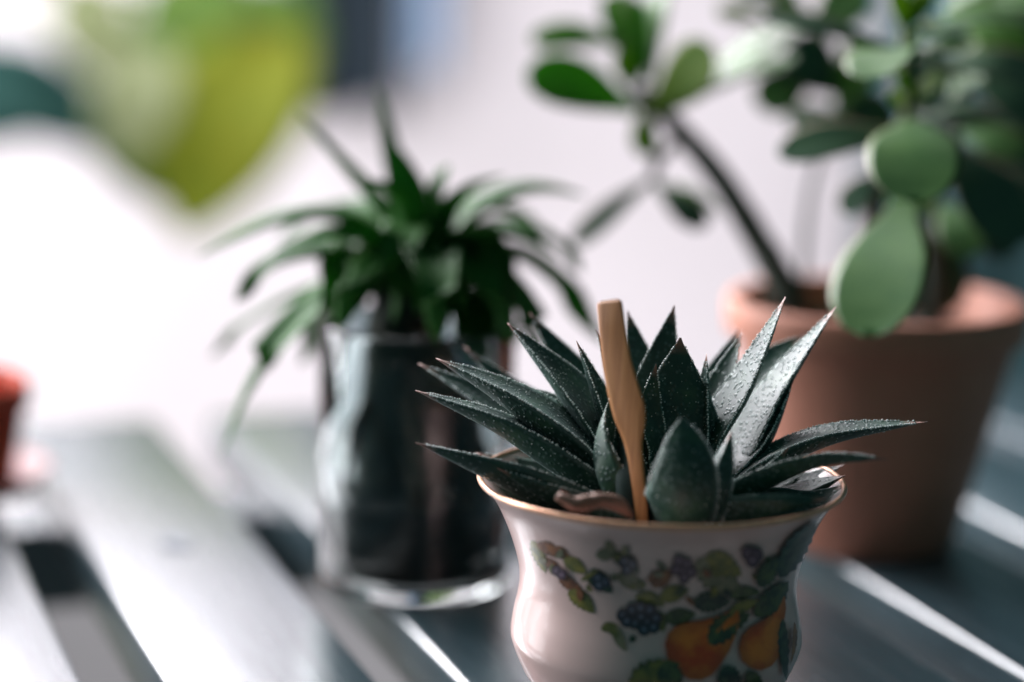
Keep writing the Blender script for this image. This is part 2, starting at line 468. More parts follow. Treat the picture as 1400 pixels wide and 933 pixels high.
# pear: darker russet towards its outline
m = PM['pear']; N, L, b = nodes(m)
src = b.inputs['Base Color'].links[0].from_socket
e = ramp(m, attr(m, 'edge'), [(0.5, (0, 0, 0)), (1.0, (0.6,) * 3)])
L.new(mix(m, e.outputs[0], src, (0.30, 0.07, 0.02)), b.inputs['Base Color'])
layer = [0]
def cpx(p): return (620 + p[0] * 0.4143, 620 + p[1] * 0.4143)
def decal(name, outline, mname, rings=4, centre=None, medial=None):
    """outline in zoom-crop units; printed patch hugging the porcelain"""
    layer[0] += 1
    lift = 0.00010 + 0.000008 * layer[0]
    n = len(outline)
    cx = centre or (sum(p[0] for p in outline) / n, sum(p[1] for p in outline) / n)
    V, Fc, ed = [], [], []
    for j in range(1, rings + 1):
        s = j / rings
        for i, p in enumerate(outline):
            c = medial[i] if medial else cx
            V.append(cup_hit(*cpx((c[0] + (p[0] - c[0]) * s, c[1] + (p[1] - c[1]) * s)), lift)); ed.append(s)
    for j in range(rings - 1):
        for i in range(n):
            k = (i + 1) % n
            Fc.append((j * n + i, j * n + k, (j + 1) * n + k, (j + 1) * n + i))
    if medial:
        h = n // 2       # inner ring lies on either side of the midrib: close it with quads
        for i in range(1, h):
            Fc.append((i, n - i, n - i - 1 if i + 1 < h else h, i + 1)) if i + 1 <= h and n - i - 1 >= h else None
        Fc.append((0, n - 1, 1))
    else:
        V.append(cup_hit(*cpx(cx), lift)); ed.append(0.0); c = len(V) - 1
        for i in range(n): Fc.append((c, i, (i + 1) % n))
    Fc = [f for f in Fc if len(set(f)) > 2]
    Fc = [tuple(dict.fromkeys(f)) for f in Fc]
    mk(name, V, Fc, PM[mname], cup, attr={'edge': ed})
def dleaf(a, b2, wd, mname, bend=0.0, name='printed_leaf', ser=0.13):
    a, b2 = Vector((*a, 0)), Vector((*b2, 0)); d = b2 - a; nrm = Vector((-d.y, d.x, 0)).normalized()
    K = 13
    left, right, ml, mr = [], [], [], []
    for i in range(K + 1):
        t = i / K
        mid = a + d * t + nrm * (bend * d.length * math.sin(math.pi * t))
        hw = wd / 2 * (math.sin(math.pi * t ** 0.8)) ** 0.8 if 0 < t < 1 else 0
        hw *= 1 + ser * (1 if i % 2 else -1)
        left.append((mid + nrm * hw).to_tuple()[:2]); right.append((mid - nrm * hw).to_tuple()[:2])
        ml.append((mid + nrm * hw * .02).to_tuple()[:2]); mr.append((mid - nrm * hw * .02).to_tuple()[:2])
    out = left + right[-2:0:-1]; med = ml + mr[-2:0:-1]
    decal(name, out, mname, 4, medial=med)
def dberry(c, r, mname):
    decal('printed_berry', [(c[0] + r * math.cos(i * math.pi / 6), c[1] + r * 1.08 * math.sin(i * math.pi / 6)) for i in range(12)], mname, 3)

for a_, b_, wd, mn in [((258, 285), (306, 395), 40, 'olive'), ((276, 296), (352, 345), 42, 'brown'), ((322, 318), (385, 345), 40, 'brown'),
                       ((365, 345), (440, 395), 48, 'olive'), ((345, 395), (428, 455), 40, 'brown'), ((380, 452), (466, 528), 56, 'olive'),
                       ((300, 345), (350, 400), 34, 'brown'),
                       ((470, 335), (540, 325), 44, 'pale'), ((505, 285), (545, 340), 34, 'pale'), ((440, 400), (500, 440), 40, 'olive'),
                       ((545, 395), (628, 452), 55, 'pale'), ((640, 418), (728, 388), 64, 'brown'), ((525, 330), (615, 395), 56, 'teal'),
                       ((455, 380), (528, 460), 56, 'teal'),
                       ((680, 478), (778, 448), 58, 'olive'), ((600, 470), (700, 500), 50, 'olive'), ((668, 520), (692, 590), 44, 'olive'),
                       ((488, 580), (545, 568), 34, 'olive'), ((535, 570), (572, 655), 36, 'pale'), ((515, 575), (545, 610), 26, 'olive'),
                       ((800, 350), (955, 470), 100, 'pale'), ((835, 330), (950, 400), 80, 'olive'), ((788, 495), (915, 485), 70, 'teal'), ((695, 545), (800, 528), 56, 'green'),
                       ((910, 470), (1010, 455), 44, 'green')]:
    dleaf(a_, b_, wd, mn, random.uniform(-.08, .08))
rs = random.Random(3)
for (x, y, n_, rad) in [(330, 350, 6, 45), (420, 430, 5, 45), (500, 400, 6, 50), (570, 350, 6, 50), (640, 440, 6, 60), (720, 400, 5, 60), (760, 470, 5, 50), (620, 590, 4, 50), (870, 420, 7, 80), (1030, 400, 6, 60)]:
    for k in range((n_ + 1) // 2):
        a = rs.uniform(0, 6.28); r1 = rs.uniform(.1, .6) * rad; ln = rs.uniform(28, 46)
        p0 = (x + r1 * math.cos(a), y + r1 * math.sin(a) * .8); a2 = a + rs.uniform(-.8, .8)
        dleaf(p0, (p0[0] + ln * math.cos(a2), p0[1] + ln * math.sin(a2)), rs.uniform(16, 26), rs.choice(['olive', 'olive', 'green', 'brown', 'pale', 'teal']), rs.uniform(-.15, .15))
for c_ in [(345, 383), (362, 396)]: dberry(c_, 17, 'plum')
for c_ in [(566, 352), (590, 362), (574, 378)]: dberry(c_, 19, 'berry')
for c_ in [(480, 408), (502, 420), (484, 430)]: dberry(c_, 19, 'berry')
for c_ in [(742, 348), (768, 358), (755, 382), (734, 378), (782, 386), (760, 405)]: dberry(c_, 19, 'plum')
for c_ in [(562, 532), (592, 512), (620, 535), (598, 556), (648, 512), (642, 556), (668, 540), (630, 578), (660, 570), (618, 505), (575, 550)]: dberry(c_, 22, 'berry')
for c_ in [(968, 322), (992, 328), (980, 345)]: dberry(c_, 24, 'plum')
decal('printed_pear', [(932, 508), (905, 515), (870, 532), (825, 545), (775, 553), (735, 566), (708, 592), (697, 630), (706, 675), (735, 716), (775, 742),
                       (815, 744), (850, 728), (880, 690), (905, 650), (925, 600), (938, 555)], 'pear', 5, (800, 640))
decal('printed_pear', [(1082, 462), (1068, 490), (1052, 520), (1015, 548), (970, 572), (945, 600), (935, 640), (945, 682), (975, 706), (1005, 714), (1040, 700),
                       (1062, 672), (1072, 630), (1078, 570), (1086, 510)], 'pear', 5, (1005, 630))
for a_, b_, wd, mn in [((838, 628), (972, 525), 84, 'green'), ((905, 530), (1000, 480), 44, 'olive'), ((985, 535), (1095, 415), 74, 'green'), ((1000, 435), (1062, 335), 62, 'green'),
                       ((1065, 405), (1190, 215), 74, 'teal'), ((1075, 545), (1088, 745), 34, 'teal'), ((580, 775), (745, 690), 105, 'olive'),
                       ((690, 690), (735, 790), 80, 'green'), ((885, 700), (940, 790), 76, 'teal'), ((965, 716), (1010, 790), 56, 'green'),
                       ((1112, 555), (1098, 695), 16, 'brown')]:
    dleaf(a_, b_, wd, mn, random.uniform(-.1, .1))

# soil in the cup
def soil(name, cx, cyy, z, r, label, seed=0, amp=0.0012, bottom=None):
    V, Fc = [], []
    n, R = 48, 12
    for j in range(1, R + 1):
        for k in range(n):
            a = 2 * math.pi * k / n; rr = r * j / R
            x, y = cx + rr * math.cos(a), cyy + rr * math.sin(a)
            h = mnoise.noise(Vector((x * 350, y * 350, seed))) * amp if j < R else 0
            V.append((x, y, z + h))
    for j in range(R - 1):
        for k in range(n):
            k2 = (k + 1) % n
            Fc.append((j * n + k, j * n + k2, (j + 1) * n + k2, (j + 1) * n + k))
    V.append((cx, cyy, z)); c = len(V) - 1
    for k in range(n): Fc.append((c, k, (k + 1) % n))
    if bottom:
        zb, rb = bottom
        o0 = len(V)
        for k in range(n): V.append((cx + rb * math.cos(2 * math.pi * k / n), cyy + rb * math.sin(2 * math.pi * k / n), zb))
        for k in range(n):
            k2 = (k + 1) % n
            Fc.append(((R - 1) * n + k, (R - 1) * n + k2, o0 + k2, o0 + k))
        Fc.append(tuple(range(o0, o0 + n)))
    o = mk(name, V, Fc, M['soil'], loc=(cx, cyy, z))
    return kind(o, 'stuff', label, 'soil')
soil('potting_soil', CX, CY, 0.0475, r_at(0.0475) - 0.0019, 'dark potting soil filling the porcelain cup', 1, 0.001)

# ------------------------------------------------------------------ rosette succulent in the cup
ros = thing('rosette_succulent', (CX, CY, 0.0475), 'dark green rosette succulent with pointed white dotted leaves in the porcelain cup', 'succulent')
AX = Vector((CX, CY, 0))
def ros_hint(p):
    q = Vector((CX, CY, p.z)) - p
    return (q * 1.0 + Vector((0, 0, 0.016))).normalized()
def wf_ros(t):
    if t < 0.38: return 0.78 + 0.22 * math.sin(t / 0.38 * math.pi / 2)
    s = (t - 0.38) / 0.62
    return max((1 - s ** 1.5) * (1 - .12 * s), 0.022)
def tf_ros(t): return max(0.75 + 0.5 * t if t < 0.4 else 0.95 * (1 - ((t - .4) / .6) ** 1.5), 0.03)
def rleaf(pts, wpx, thick=None, hint=None, dots=0, channel=0.28, teeth=True, m_='warty', wf=wf_ros, twist=0.0, base=True):
    P = [at(x, y, D0 + dz) for (x, y, dz) in pts]
    wpx *= 1.36
    th = thick if thick else wpx * S0 * 0.30
    V, Fc, A, fr = blade(P, wpx * S0, wf, th, tf_ros, hint or ros_hint, nseg=34, m=5, channel=channel, keel=1.5, twist=twist)
    o = mk('leaf', V, Fc, M[m_], ros, attr=A if wf is wf_ros else {'edge': A['edge'], 'along': [x * .8 for x in A['along']]})
    if teeth:
        spots = []
        n = int((fr[-1][0] - fr[0][0]).length / 0.00062)
        for i in range(n):
            t = 0.16 + 0.80 * i / n
            f = t * (len(fr) - 1); j = int(f); g = f - j
            a, b_ = fr[j], fr[min(j + 1, len(fr) - 1)]
            p = a[0].lerp(b_[0], g); sd = a[2]; nn = a[3]; hw = a[4] + (b_[4] - a[4]) * g
            for s in (-1, 1):
                if random.random() < 0.85:
                    r = random.uniform(0.00015, 0.00029)
                    spots.append((p + sd * (s * hw) + nn * (channel * hw) + Vector((random.uniform(-1, 1), random.uniform(-1, 1), random.uniform(-1, 1))) * 0.00008, r))
        for i in range(dots):
            t = random.uniform(0.12, 0.86); f = t * (len(fr) - 1); j = int(f); g = f - j
            a, b_ = fr[j], fr[min(j + 1, len(fr) - 1)]
            p = a[0].lerp(b_[0], g); hw = a[4] + (b_[4] - a[4]) * g; th_ = a[5] + (b_[5] - a[5]) * g
            u = random.uniform(-.9, .9)
            if random.random() < 0.55: z = channel * hw * u * u + th_ * .22 * (1 - u * u)
            else: z = channel * hw * u * u - th_ * (1 - abs(u) ** 1.5)
            spots.append((p + a[2] * (u * hw) + a[3] * z, random.uniform(0.00009, 0.00018)))
        V, Fc = beads(spots)
        k = mk('tubercles', V, Fc, M['beads'], o); k['kind'] = 'stuff'
    return o
mm = 0.001
B = (895, 700)
# left fan
rleaf([(868, 716, -.006), (785, 684, -.008), (680, 640, -.009), (568, 605, -.011)], 72, dots=60)
rleaf([(872, 706, -.003), (790, 640, -.003), (690, 578, -.003), (568, 534, -.004)], 66, dots=150)
rleaf([(874, 700, 0), (800, 610, .001), (710, 545, .001), (596, 490, .001)], 82, dots=240)
rleaf([(875, 700, .008), (770, 610, .015), (660, 545, .018), (572, 497, .02)], 62)
rleaf([(875, 700, .01), (780, 600, .022), (700, 535, .028), (635, 475, .032)], 60)
rleaf([(880, 690, .005), (825, 590, .006), (770, 520, .007), (694, 442, .008)], 72, dots=160)
rleaf([(885, 690, .012), (825, 580, .02), (775, 500, .024), (724, 428, .027)], 62)
rleaf([(868, 700, .004), (845, 610, .004), (822, 545, .003), (788, 466, .002)], 46, dots=60)
rleaf([(865, 700, .004), (820, 620, .006), (760, 565, .008), (676, 520, .009)], 74, dots=80)
rleaf([(870, 710, -.008), (838, 660, -.010), (828, 600, -.008), (838, 535, -.004)], 50, dots=60, teeth=True)
# centre
rleaf([(895, 690, .010), (888, 600, .014), (880, 530, .017), (858, 425, .02)], 60)
rleaf([(890, 690, .006), (888, 610, .010), (900, 520, .012), (922, 418, .014)], 62)
rleaf([(918, 700, .002), (921, 620, .004), (925, 550, .004), (930, 462, .003)], 104, dots=170, hint=camvec(0.05, .25, 1), channel=.12)
rleaf([(888, 690, 0), (886, 610, -.001), (888, 560, 0), (897, 498, .001)], 40, dots=30)
rleaf([(945, 690, .002), (958, 610, .004), (962, 560, .004), (966, 484, .003)], 40, dots=50, hint=camvec(-.9, .2, .5))
rleaf([(905, 690, -.001), (896, 630, -.001), (892, 590, -.001), (884, 540, .001)], 40, dots=20)
# right fan
rleaf([(935, 700, .002), (968, 600, .004), (1015, 525, .004), (1074, 406, .004)], 56, dots=260, hint=camvec(-.75, .45, .5), channel=.18)
rleaf([(950, 705, .006), (1010, 620, .009), (1060, 530, .010), (1143, 420, .010)], 60, dots=120, hint=camvec(-.72, .5, .45), channel=.18)
rleaf([(930, 690, .010), (985, 580, .02), (1035, 510, .025), (1105, 455, .028)], 74)
rleaf([(935, 690, .012), (960, 570, .022), (985, 510, .027), (1010, 450, .03)], 62)
rleaf([(945, 712, -.001), (1030, 640, 0), (1130, 594, .001), (1268, 577, .001)], 56, dots=200, channel=.25)
rleaf([(945, 715, -.006), (1030, 660, -.014), (1120, 628, -.02), (1215, 628, -.024)], 46, dots=40)
# towards the camera
blunt = lambda t: 0.95 if t < .35 else max((max(1 - ((t - .35) / .65) ** 2.6, 0)) ** .8 * .95, .05)
rleaf([(915, 724, -.010), (930, 690, -.022), (937, 638, -.026), (932, 572, -.027)], 74, hint=camvec(0, -.3, -1), channel=.04, dots=60, wf=blunt, m_='warty')
rleaf([(925, 724, -.008), (962, 690, -.020), (985, 640, -.022), (1000, 590, -.020)], 50, hint=camvec(.3, -.3, -1), dots=30)
rleaf([(885, 724, -.006), (868, 690, -.012), (858, 640, -.012), (852, 575, -.008)], 58, teeth=False, m_='warty_shaded')
rleaf([(925, 722, -.008), (1000, 700, -.018), (1070, 690, -.022), (1130, 682, -.022)], 54, teeth=False)
rleaf([(1000, 722, -.006), (1060, 704, -.008), (1110, 690, -.007), (1152, 664, -.003)], 60, teeth=False, hint=camvec(-.3, .7, .6))
rleaf([(990, 718, .004), (1060, 682, .009), (1108, 658, .010), (1156, 634, .010)], 52, teeth=False)
rleaf([(960, 724, .002), (1040, 700, .004), (1100, 680, .006), (1150, 655, .008)], 66, teeth=False)
rleaf([(925, 722, -.004), (985, 690, -.006), (1040, 650, -.008), (1080, 610, -.009)], 56, dots=30)
rleaf([(985, 722, .004), (1060, 692, .002), (1108, 668, .001), (1156, 650, 0)], 66, teeth=False, channel=.2)
rleaf([(905, 726, -.006), (840, 712, -.014), (800, 690, -.018), (766, 668, -.019)], 38, teeth=False)
rleaf([(885, 724, -.004), (800, 706, -.006), (730, 684, -.006), (668, 656, -.004)], 54, teeth=False)
rleaf([(885, 722, .004), (800, 680, .012), (730, 650, .016), (650, 620, .018)], 66)
rleaf([(945, 722, .004), (1020, 680, .012), (1080, 650, .016), (1150, 620, .02)], 66)
rleaf([(900, 700, .006), (850, 640, .012), (800, 600, .016), (735, 575, .018)], 70)
rleaf([(940, 700, .006), (985, 640, .012), (1030, 590, .014), (1075, 540, .016)], 66)
rleaf([(880, 705, .002), (800, 650, .006), (730, 600, .008), (640, 560, .009)], 62, dots=60)
rleaf([(875, 715, -.006), (800, 690, -.010), (740, 668, -.012), (680, 640, -.013)], 50, dots=30)
rleaf([(935, 700, .004), (990, 650, .006), (1040, 600, .007), (1085, 520, .008)], 58, dots=60)
rleaf([(900, 695, .006), (870, 600, .008), (850, 540, .010), (815, 450, .012)], 50)
rleaf([(940, 690, .006), (965, 590, .009), (985, 530, .011), (1015, 455, .013)], 54)
# far side, mostly hidden
rleaf([(900, 690, .012), (910, 600, .022), (945, 540, .027), (975, 505, .03)], 60)
rleaf([(895, 690, .012), (850, 600, .022), (800, 560, .028), (760, 520, .032)], 60)
dl = tag(mk('withered_leaf', *tube([at(762, 678, D0 - .027), at(790, 690, D0 - .028), at(820, 684, D0 - .028), at(846, 690, D0 - .027), at(862, 704, D0 - .024)],
        [.0009, .0015, .0014, .0013, .0008], 10, 20, .5), M['dry_leaf'], loc=at(800, 700, D0 - .027)), 'small withered brown curled leaf lying inside the peach rim', 'leaf')

# wooden stake
left = [(817, 412), (820, 450), (825, 500), (832, 540), (841, 575), (853, 602), (860, 630), (865, 665), (870, 706), (872, 735)]
right = [(851, 408), (857, 450), (864, 490), (874, 525), (884, 556), (884, 580), (879, 604), (881, 640), (885, 680), (887, 706), (889, 735)]
dS = D0 - 0.017
sdep = lambda x, y: dS + (735 - y) * -0.0000045 - (x - (876 - (706 - y) * .14)) * S0 * 0.75   # its flat face is turned to the window
out = [at(x, y, sdep(x, y)) for x, y in left] + [at(x, y, sdep(x, y)) for x, y in reversed(right)]
bk = (FW * 0.9 - RT * 0.12) * 0.0020
n = len(out)
V = [p for p in out] + [p + bk for p in out]
Fc = [tuple(range(n)), tuple(range(2 * n - 1, n - 1, -1))] + [(i, (i + 1) % n, n + (i + 1) % n, n + i) for i in range(n)]
st = mk('wooden_stake', V, Fc, M['stake'], loc=at(876, 706, dS), smooth=False)
bevel(st, 0.0008, 3)
tag(st, 'small tan wooden stake stuck upright in the porcelain cup', 'stake')

# ------------------------------------------------------------------ terracotta pot + jade plant
jb = on_z(1182, 738); JX, JY = jb.x, jb.y
DJ = depth(Vector((JX, JY, 0.03))); SJ = DJ / F
RB, RR, HJ = 122 * SJ, 200 * SJ, 0.0655
pot = thing('terracotta_pot', (JX, JY, 0), 'tapered matte terracotta pot holding the thick leaved jade plant', 'pot')
pj = [(0.0005, 0.0)] + [(RB - .002, 0), (RB, .0015), (RB + (RR - RB) * .5, HJ * .5), (RR - .0006, HJ - .0018), (RR - .0004, HJ - .0006), (RR - .0012, HJ), (RR - .0030, HJ), (RR - .0038, HJ - .001),
      (RR - .006, HJ * .8), (RB - .002, .005), (0.0005, 0.005)]
V, Fc = lathe(pj, (JX, JY, 0), 96); mk('body', V, Fc, M['terracotta'], pot)
rimz = HJ
V, Fc = lathe([(RR + .0004, HJ - .0085), (RR + .0007, HJ - .0078), (RR + .0009, HJ - .0010), (RR + .0004, HJ + .0004), (RR - .0034, HJ + .0004), (RR - .0040, HJ - .001), (RR - .0041, HJ - .0085)], (JX, JY, 0), 96, close=True)
mk('rim', V, Fc, M['terracotta'], pot)
soil('garden_soil', JX, JY, HJ - .009, RR - .0058, 'dark soil filling the terracotta pot below its rim', 5, .0015)

jade = thing('jade_plant', (JX, JY, HJ - .009), 'jade plant with thick rounded leaves and bare dark stems in the terracotta pot', 'jade plant')
def jstem(pts, rpx, name='stem', mname='stem'):
    V, Fc = tube([at(x, y, d) for x, y, d in pts], [r * SJ for r in rpx], 12, 26, .12); mk(name, V, Fc, M[mname], jade)
jstem([(1095, 450, .645), (1072, 392, .645), (1030, 318, .648), (990, 252, .65), (945, 196, .652), (900, 148, .653), (882, 120, .654)], [24, 22, 20, 19, 17, 14, 8])
jstem([(935, 185, .652), (905, 215, .655), (893, 248, .655)], [8, 6, 5], 'twig')
jstem([(860, 112, .655), (885, 160, .653), (895, 200, .655), (893, 246, .655)], [6, 8, 6, 5], 'twig')
jstem([(1185, 450, .64), (1188, 380, .635), (1192, 300, .625), (1210, 220, .612), (1242, 150, .605), (1240, 70, .604), (1238, 10, .606)], [18, 16, 14, 12, 10, 8, 6])
jstem([(1275, 450, .655), (1280, 370, .652), (1272, 280, .645), (1300, 180, .645), (1320, 60, .65), (1330, -40, .65)], [16, 15, 14, 12, 10, 8])
jstem([(1242, 165, .603), (1238, 130, .603), (1236, 60, .604), (1234, -10, .605)], [7, 7, 6, 4], 'shoot', 'twig_green')
jstem([(1100, 450, .67), (1097, 370, .672), (1110, 250, .675), (1150, 130, .675), (1160, 30, .675)], [6, 6, 5, 5, 4], 'twig')
jstem([(860, 112, .655), (855, 60, .66), (850, -20, .665)], [7, 6, 5], 'shoot', 'twig_green')
def wf_j(t):
    if t < 0.12: return 0.24 + 0.12 * t / .12
    s = (t - .12) / .88
    v = 0.36 + 0.64 * math.sin(min(s / .62, 1) * math.pi / 2) ** 1.15
    if s > .62: v = math.sqrt(max(1 - ((s - .62) / .385) ** 2.2, 0.0))
    return max(v, .04)
def tf_j(t): return max(.45 + .55 * math.sin(math.pi * min(t * 1.1, 1) * .9), .3) if t < .85 else max(.5 * math.sqrt(max(1 - ((t - .85) / .15) ** 2, 0)), .06)
def jleaf(b_, tip, wpx, d0, d1, hint, mname='jade', bend=0.0, th=0.16):
    a, e = at(b_[0], b_[1], d0), at(tip[0], tip[1], d1)
    h = camvec(*hint)
    wpx *= 1.22 if d0 > .64 else 1.08
    mid = a.lerp(e, .5) + h * ((a - e).length * bend)
    V, Fc, A, fr = blade([a, mid, e], wpx * (d0 + d1) / 2 / F, wf_j, wpx * (d0 + d1) / 2 / F * th, tf_j, h, nseg=26, m=6, channel=.10, keel=2.4)
    mk('leaf', V, Fc, M[mname], jade, attr=A)
J = [((868, 150), (720, 100), 66, .652, .645, (.2, .3, .95), 'jade_mid', .10),
     ((850, 62), (726, 55), 40, .664, .66, (.1, .5, .8), 'jade_mid', .12),
     ((884, 160), (972, 62), 70, .65, .642, (-.6, .1, .8), 'jade_young', -.08),
     ((940, 138), (1088, 80), 46, .652, .64, (-.3, .85, .35), 'jade', .06),
     ((890, 112), (908, -30), 62, .656, .668, (-.85, .2, .35), 'jade', .04),
     ((868, 112), (850, -10), 74, .66, .67, (.4, .3, .8), 'jade_mid', .05),
     ((858, 120), (846, 68), 26, .655, .652, (.3, .3, .9), 'jade_young', 0),
     ((872, 160), (884, 214), 32, .652, .648, (.3, .5, .8), 'jade_young', 0),
     ((893, 244), (782, 335), 30, .655, .65, (.55, .75, .3), 'jade_old', .08),
     ((897, 250), (960, 314), 46, .655, .645, (.2, .6, .7), 'jade_old', .05),
     ((905, 252), (985, 290), 30, .658, .662, (.2, .8, .3), 'jade_mid', .08),
     ((1050, 35), (980, 14), 30, .66, .66, (.1, .6, .7), 'jade_young', .05),
     ((1090, 40), (985, 100), 60, .675, .68, (-.2, .8, .4), 'jade', .06),
     ((1155, 130), (1075, 62), 72, .672, .668, (-.2, .5, .8), 'jade_old', .05),
     ((1165, 160), (1080, 175), 62, .675, .67, (0, .7, .6), 'jade_old', .05),
     ((1150, 110), (1210, 190), 66, .672, .668, (.2, .4, .9), 'jade_old', .05),
     ((1215, 66), (1040, 22), 44, .603, .606, (-.1, .75, .6), 'jade_old', .05),
     ((1240, 78), (1192, 108), 92, .603, .570, (-.25, .75, .5), 'jade', .12),
     ((1240, 70), (1300, 108), 60, .603, .63, (.3, .8, .3), 'jade', .12),
     ((1238, 182), (1064, 212), 64, .606, .602, (-.05, .6, .7), 'jade_old', .06),
     ((1246, 166), (1250, 276), 120, .595, .556, (-.1, .5, .85), 'jade', .10),
     ((1236, 276), (1188, 460), 122, .592, .556, (-.35, .2, .9), 'jade', .06),
     ((1262, 160), (1395, 172), 50, .604, .606, (.1, .9, .35), 'jade_old', .12),
     ((1285, 195), (1392, 336), 112, .615, .604, (.4, .35, .85), 'jade_old', .08),
     ((1262, 45), (1420, 30), 54, .606, .61, (.0, .85, .45), 'jade', .10),
     ((1270, 85), (1440, 112), 70, .61, .60, (.05, .7, .65), 'jade_old', .08),
     ((1290, 15), (1410, -40), 60, .62, .62, (-.2, .8, .5), 'jade', .08),
     ((1246, 140), (1288, 104), 30, .602, .594, (.1, .5, .8), 'jade_young', .1),
     ((1244, 136), (1224, 100), 24, .602, .596, (.3, .4, .8), 'jade_young', .05),
     ((1236, 150), (1215, 128), 22, .602, .598, (0, .5, .8), 'jade_young', .05),
     ((1236, 40), (1222, -15), 34, .604, .60, (.3, .3, .9), 'jade_young', .1),
     ((1240, 40), (1272, -14), 34, .604, .60, (-.3, .3, .9), 'jade_young', .1),
     ((1236, 60), (1285, 30), 34, .604, .598, (-.1, .8, .6), 'jade_young', .1),
     ((1300, 250), (1385, 350), 76, .655, .65, (.3, .4, .8), 'jade_old', .06),
     ((1285, 300), (1265, 430), 84, .66, .655, (0, .3, .9), 'jade_old', .06),
     ((1310, 150), (1420, 240), 96, .66, .66, (.2, .4, .8), 'jade_old', .06),
     ((1318, 80), (1230, 140), 80, .66, .665, (0, .4, .8), 'jade_old', .06),
     ((1320, 60), (1450, 60), 80, .66, .66, (0, .5, .8), 'jade_old', .06),
     ((1310, 170), (1225, 215), 80, .65, .66, (0, .5, .8), 'jade_old', .06),
     ((1300, 210), (1440, 330), 90, .65, .63, (.2, .5, .8), 'jade_old', .06),
     ((1315, 100), (1470, 190), 96, .64, .63, (.2, .5, .8), 'jade_old', .06),
     ((1325, 0), (1480, -10), 90, .65, .64, (.2, .6, .7), 'jade', .06)]
J += [((1100, 20), (1010, -30), 60, .672, .675, (.1, .5, .8), 'jade_mid', .06),
      ((1110, 60), (1180, -20), 60, .672, .67, (-.2, .4, .9), 'jade', .06),
      ((1145, 150), (1195, 60), 56, .668, .66, (-.3, .4, .9), 'jade_mid', .06),
      ((1110, 90), (1040, 150), 56, .675, .67, (.2, .6, .8), 'jade', .06),
      ((1300, 130), (1375, 60), 66, .63, .625, (-.4, .6, .7), 'jade', .06),
      ((1310, 180), (1400, 210), 66, .64, .63, (-.2, .8, .6), 'jade', .06),
      ((1295, 40), (1350, -20), 56, .63, .625, (-.5, .4, .8), 'jade_mid', .06),
      ((1320, 30), (1400, 75), 66, .635, .62, (-.2, .7, .7), 'jade_mid', .06),
      ((1285, 280), (1330, 350), 60, .635, .62, (-.2, .6, .8), 'jade', .06),
      ((1285, 240), (1220, 290), 60, .64, .645, (.2, .6, .8), 'jade_mid', .06),
      ((1240, 110), (1180, 60), 44, .605, .612, (.2, .5, .8), 'jade_mid', .06),
      ((1205, 235), (1150, 290), 40, .615, .62, (.2, .6, .8), 'jade_old', .06),
      ((1245, 70), (1330, 60), 44, .604, .60, (-.1, .8, .6), 'jade', .08)]
for j in J: jleaf(*j)

# ------------------------------------------------------------------ glass tumbler + strap leaved plant
gb = on_z(565, 793); GX, GY = gb.x, gb.y
DG = depth(Vector((GX, GY, .03))); SG = DG / F
RG, HG = 132 * SG, 0.066
tum = thing('glass_tumbler', (GX, GY, 0), 'clear glass tumbler with a thick base holding a stem and dark soil', 'glass')
pg = [(0.0004, 0.0006), (RG - .004, .0004), (RG - .0015, .0), (RG - .0004, .0012), (RG, .004), (RG, HG * .5), (RG + .0004, HG - .001), (RG - .0002, HG), (RG - .0012, HG), (RG - .0016, HG - .001),
      (RG - .0019, HG * .5), (RG - .0021, .0042), (RG - .0036, .0026), (0.0004, .0024)]
V, Fc = lathe(pg, (GX, GY, 0), 96); mk('wall', V, Fc, M['glass'], tum)
soil('wet_soil', GX, GY, 0.0225, RG - .0026, 'dark wet soil in the bottom of the glass tumbler', 9, .0012, bottom=(.0042, RG - .0034))

strap = thing('strap_leaf_plant', (GX, GY, .022), 'plant with long narrow arching green leaves growing out of the glass tumbler', 'houseplant')
V, Fc = tube([at(525, 740, DG), at(524, 620, DG), at(528, 520, DG), at(545, 430, DG), at(575, 340, DG)], [.0072, .0068, .0068, .0070, .0055], 14, 30, .25)
mk('stem', V, Fc, M['stem'], strap)
def wf_s(t): return max((0.75 + .25 * math.sin(min(t / .3, 1) * math.pi / 2)) * (1 - max(t - .3, 0) / .7) ** .6 if t > .3 else .75 + .25 * math.sin(t / .3 * math.pi / 2), .03)
def tf_s(t): return max(1 - t, .06)
CS = at(576, 345, DG)
def s_hint(p):
    q = Vector((CS.x, CS.y, p.z)) - p
    return (q * .7 + Vector((0, 0, 0.035))).normalized()
def sleaf(pts, wpx, mname='strap', par=strap, name='leaf'):
    if mname == 'strap': wpx *= 1.8
    P = [at(x, y, DG + dz) for x, y, dz in pts]
    V, Fc, A, fr = blade(P, wpx * SG, wf_s, wpx * SG * .2, tf_s, s_hint, nseg=26, m=4, channel=.35, keel=1.8)
    mk(name, V, Fc, M[mname], par, attr=A)
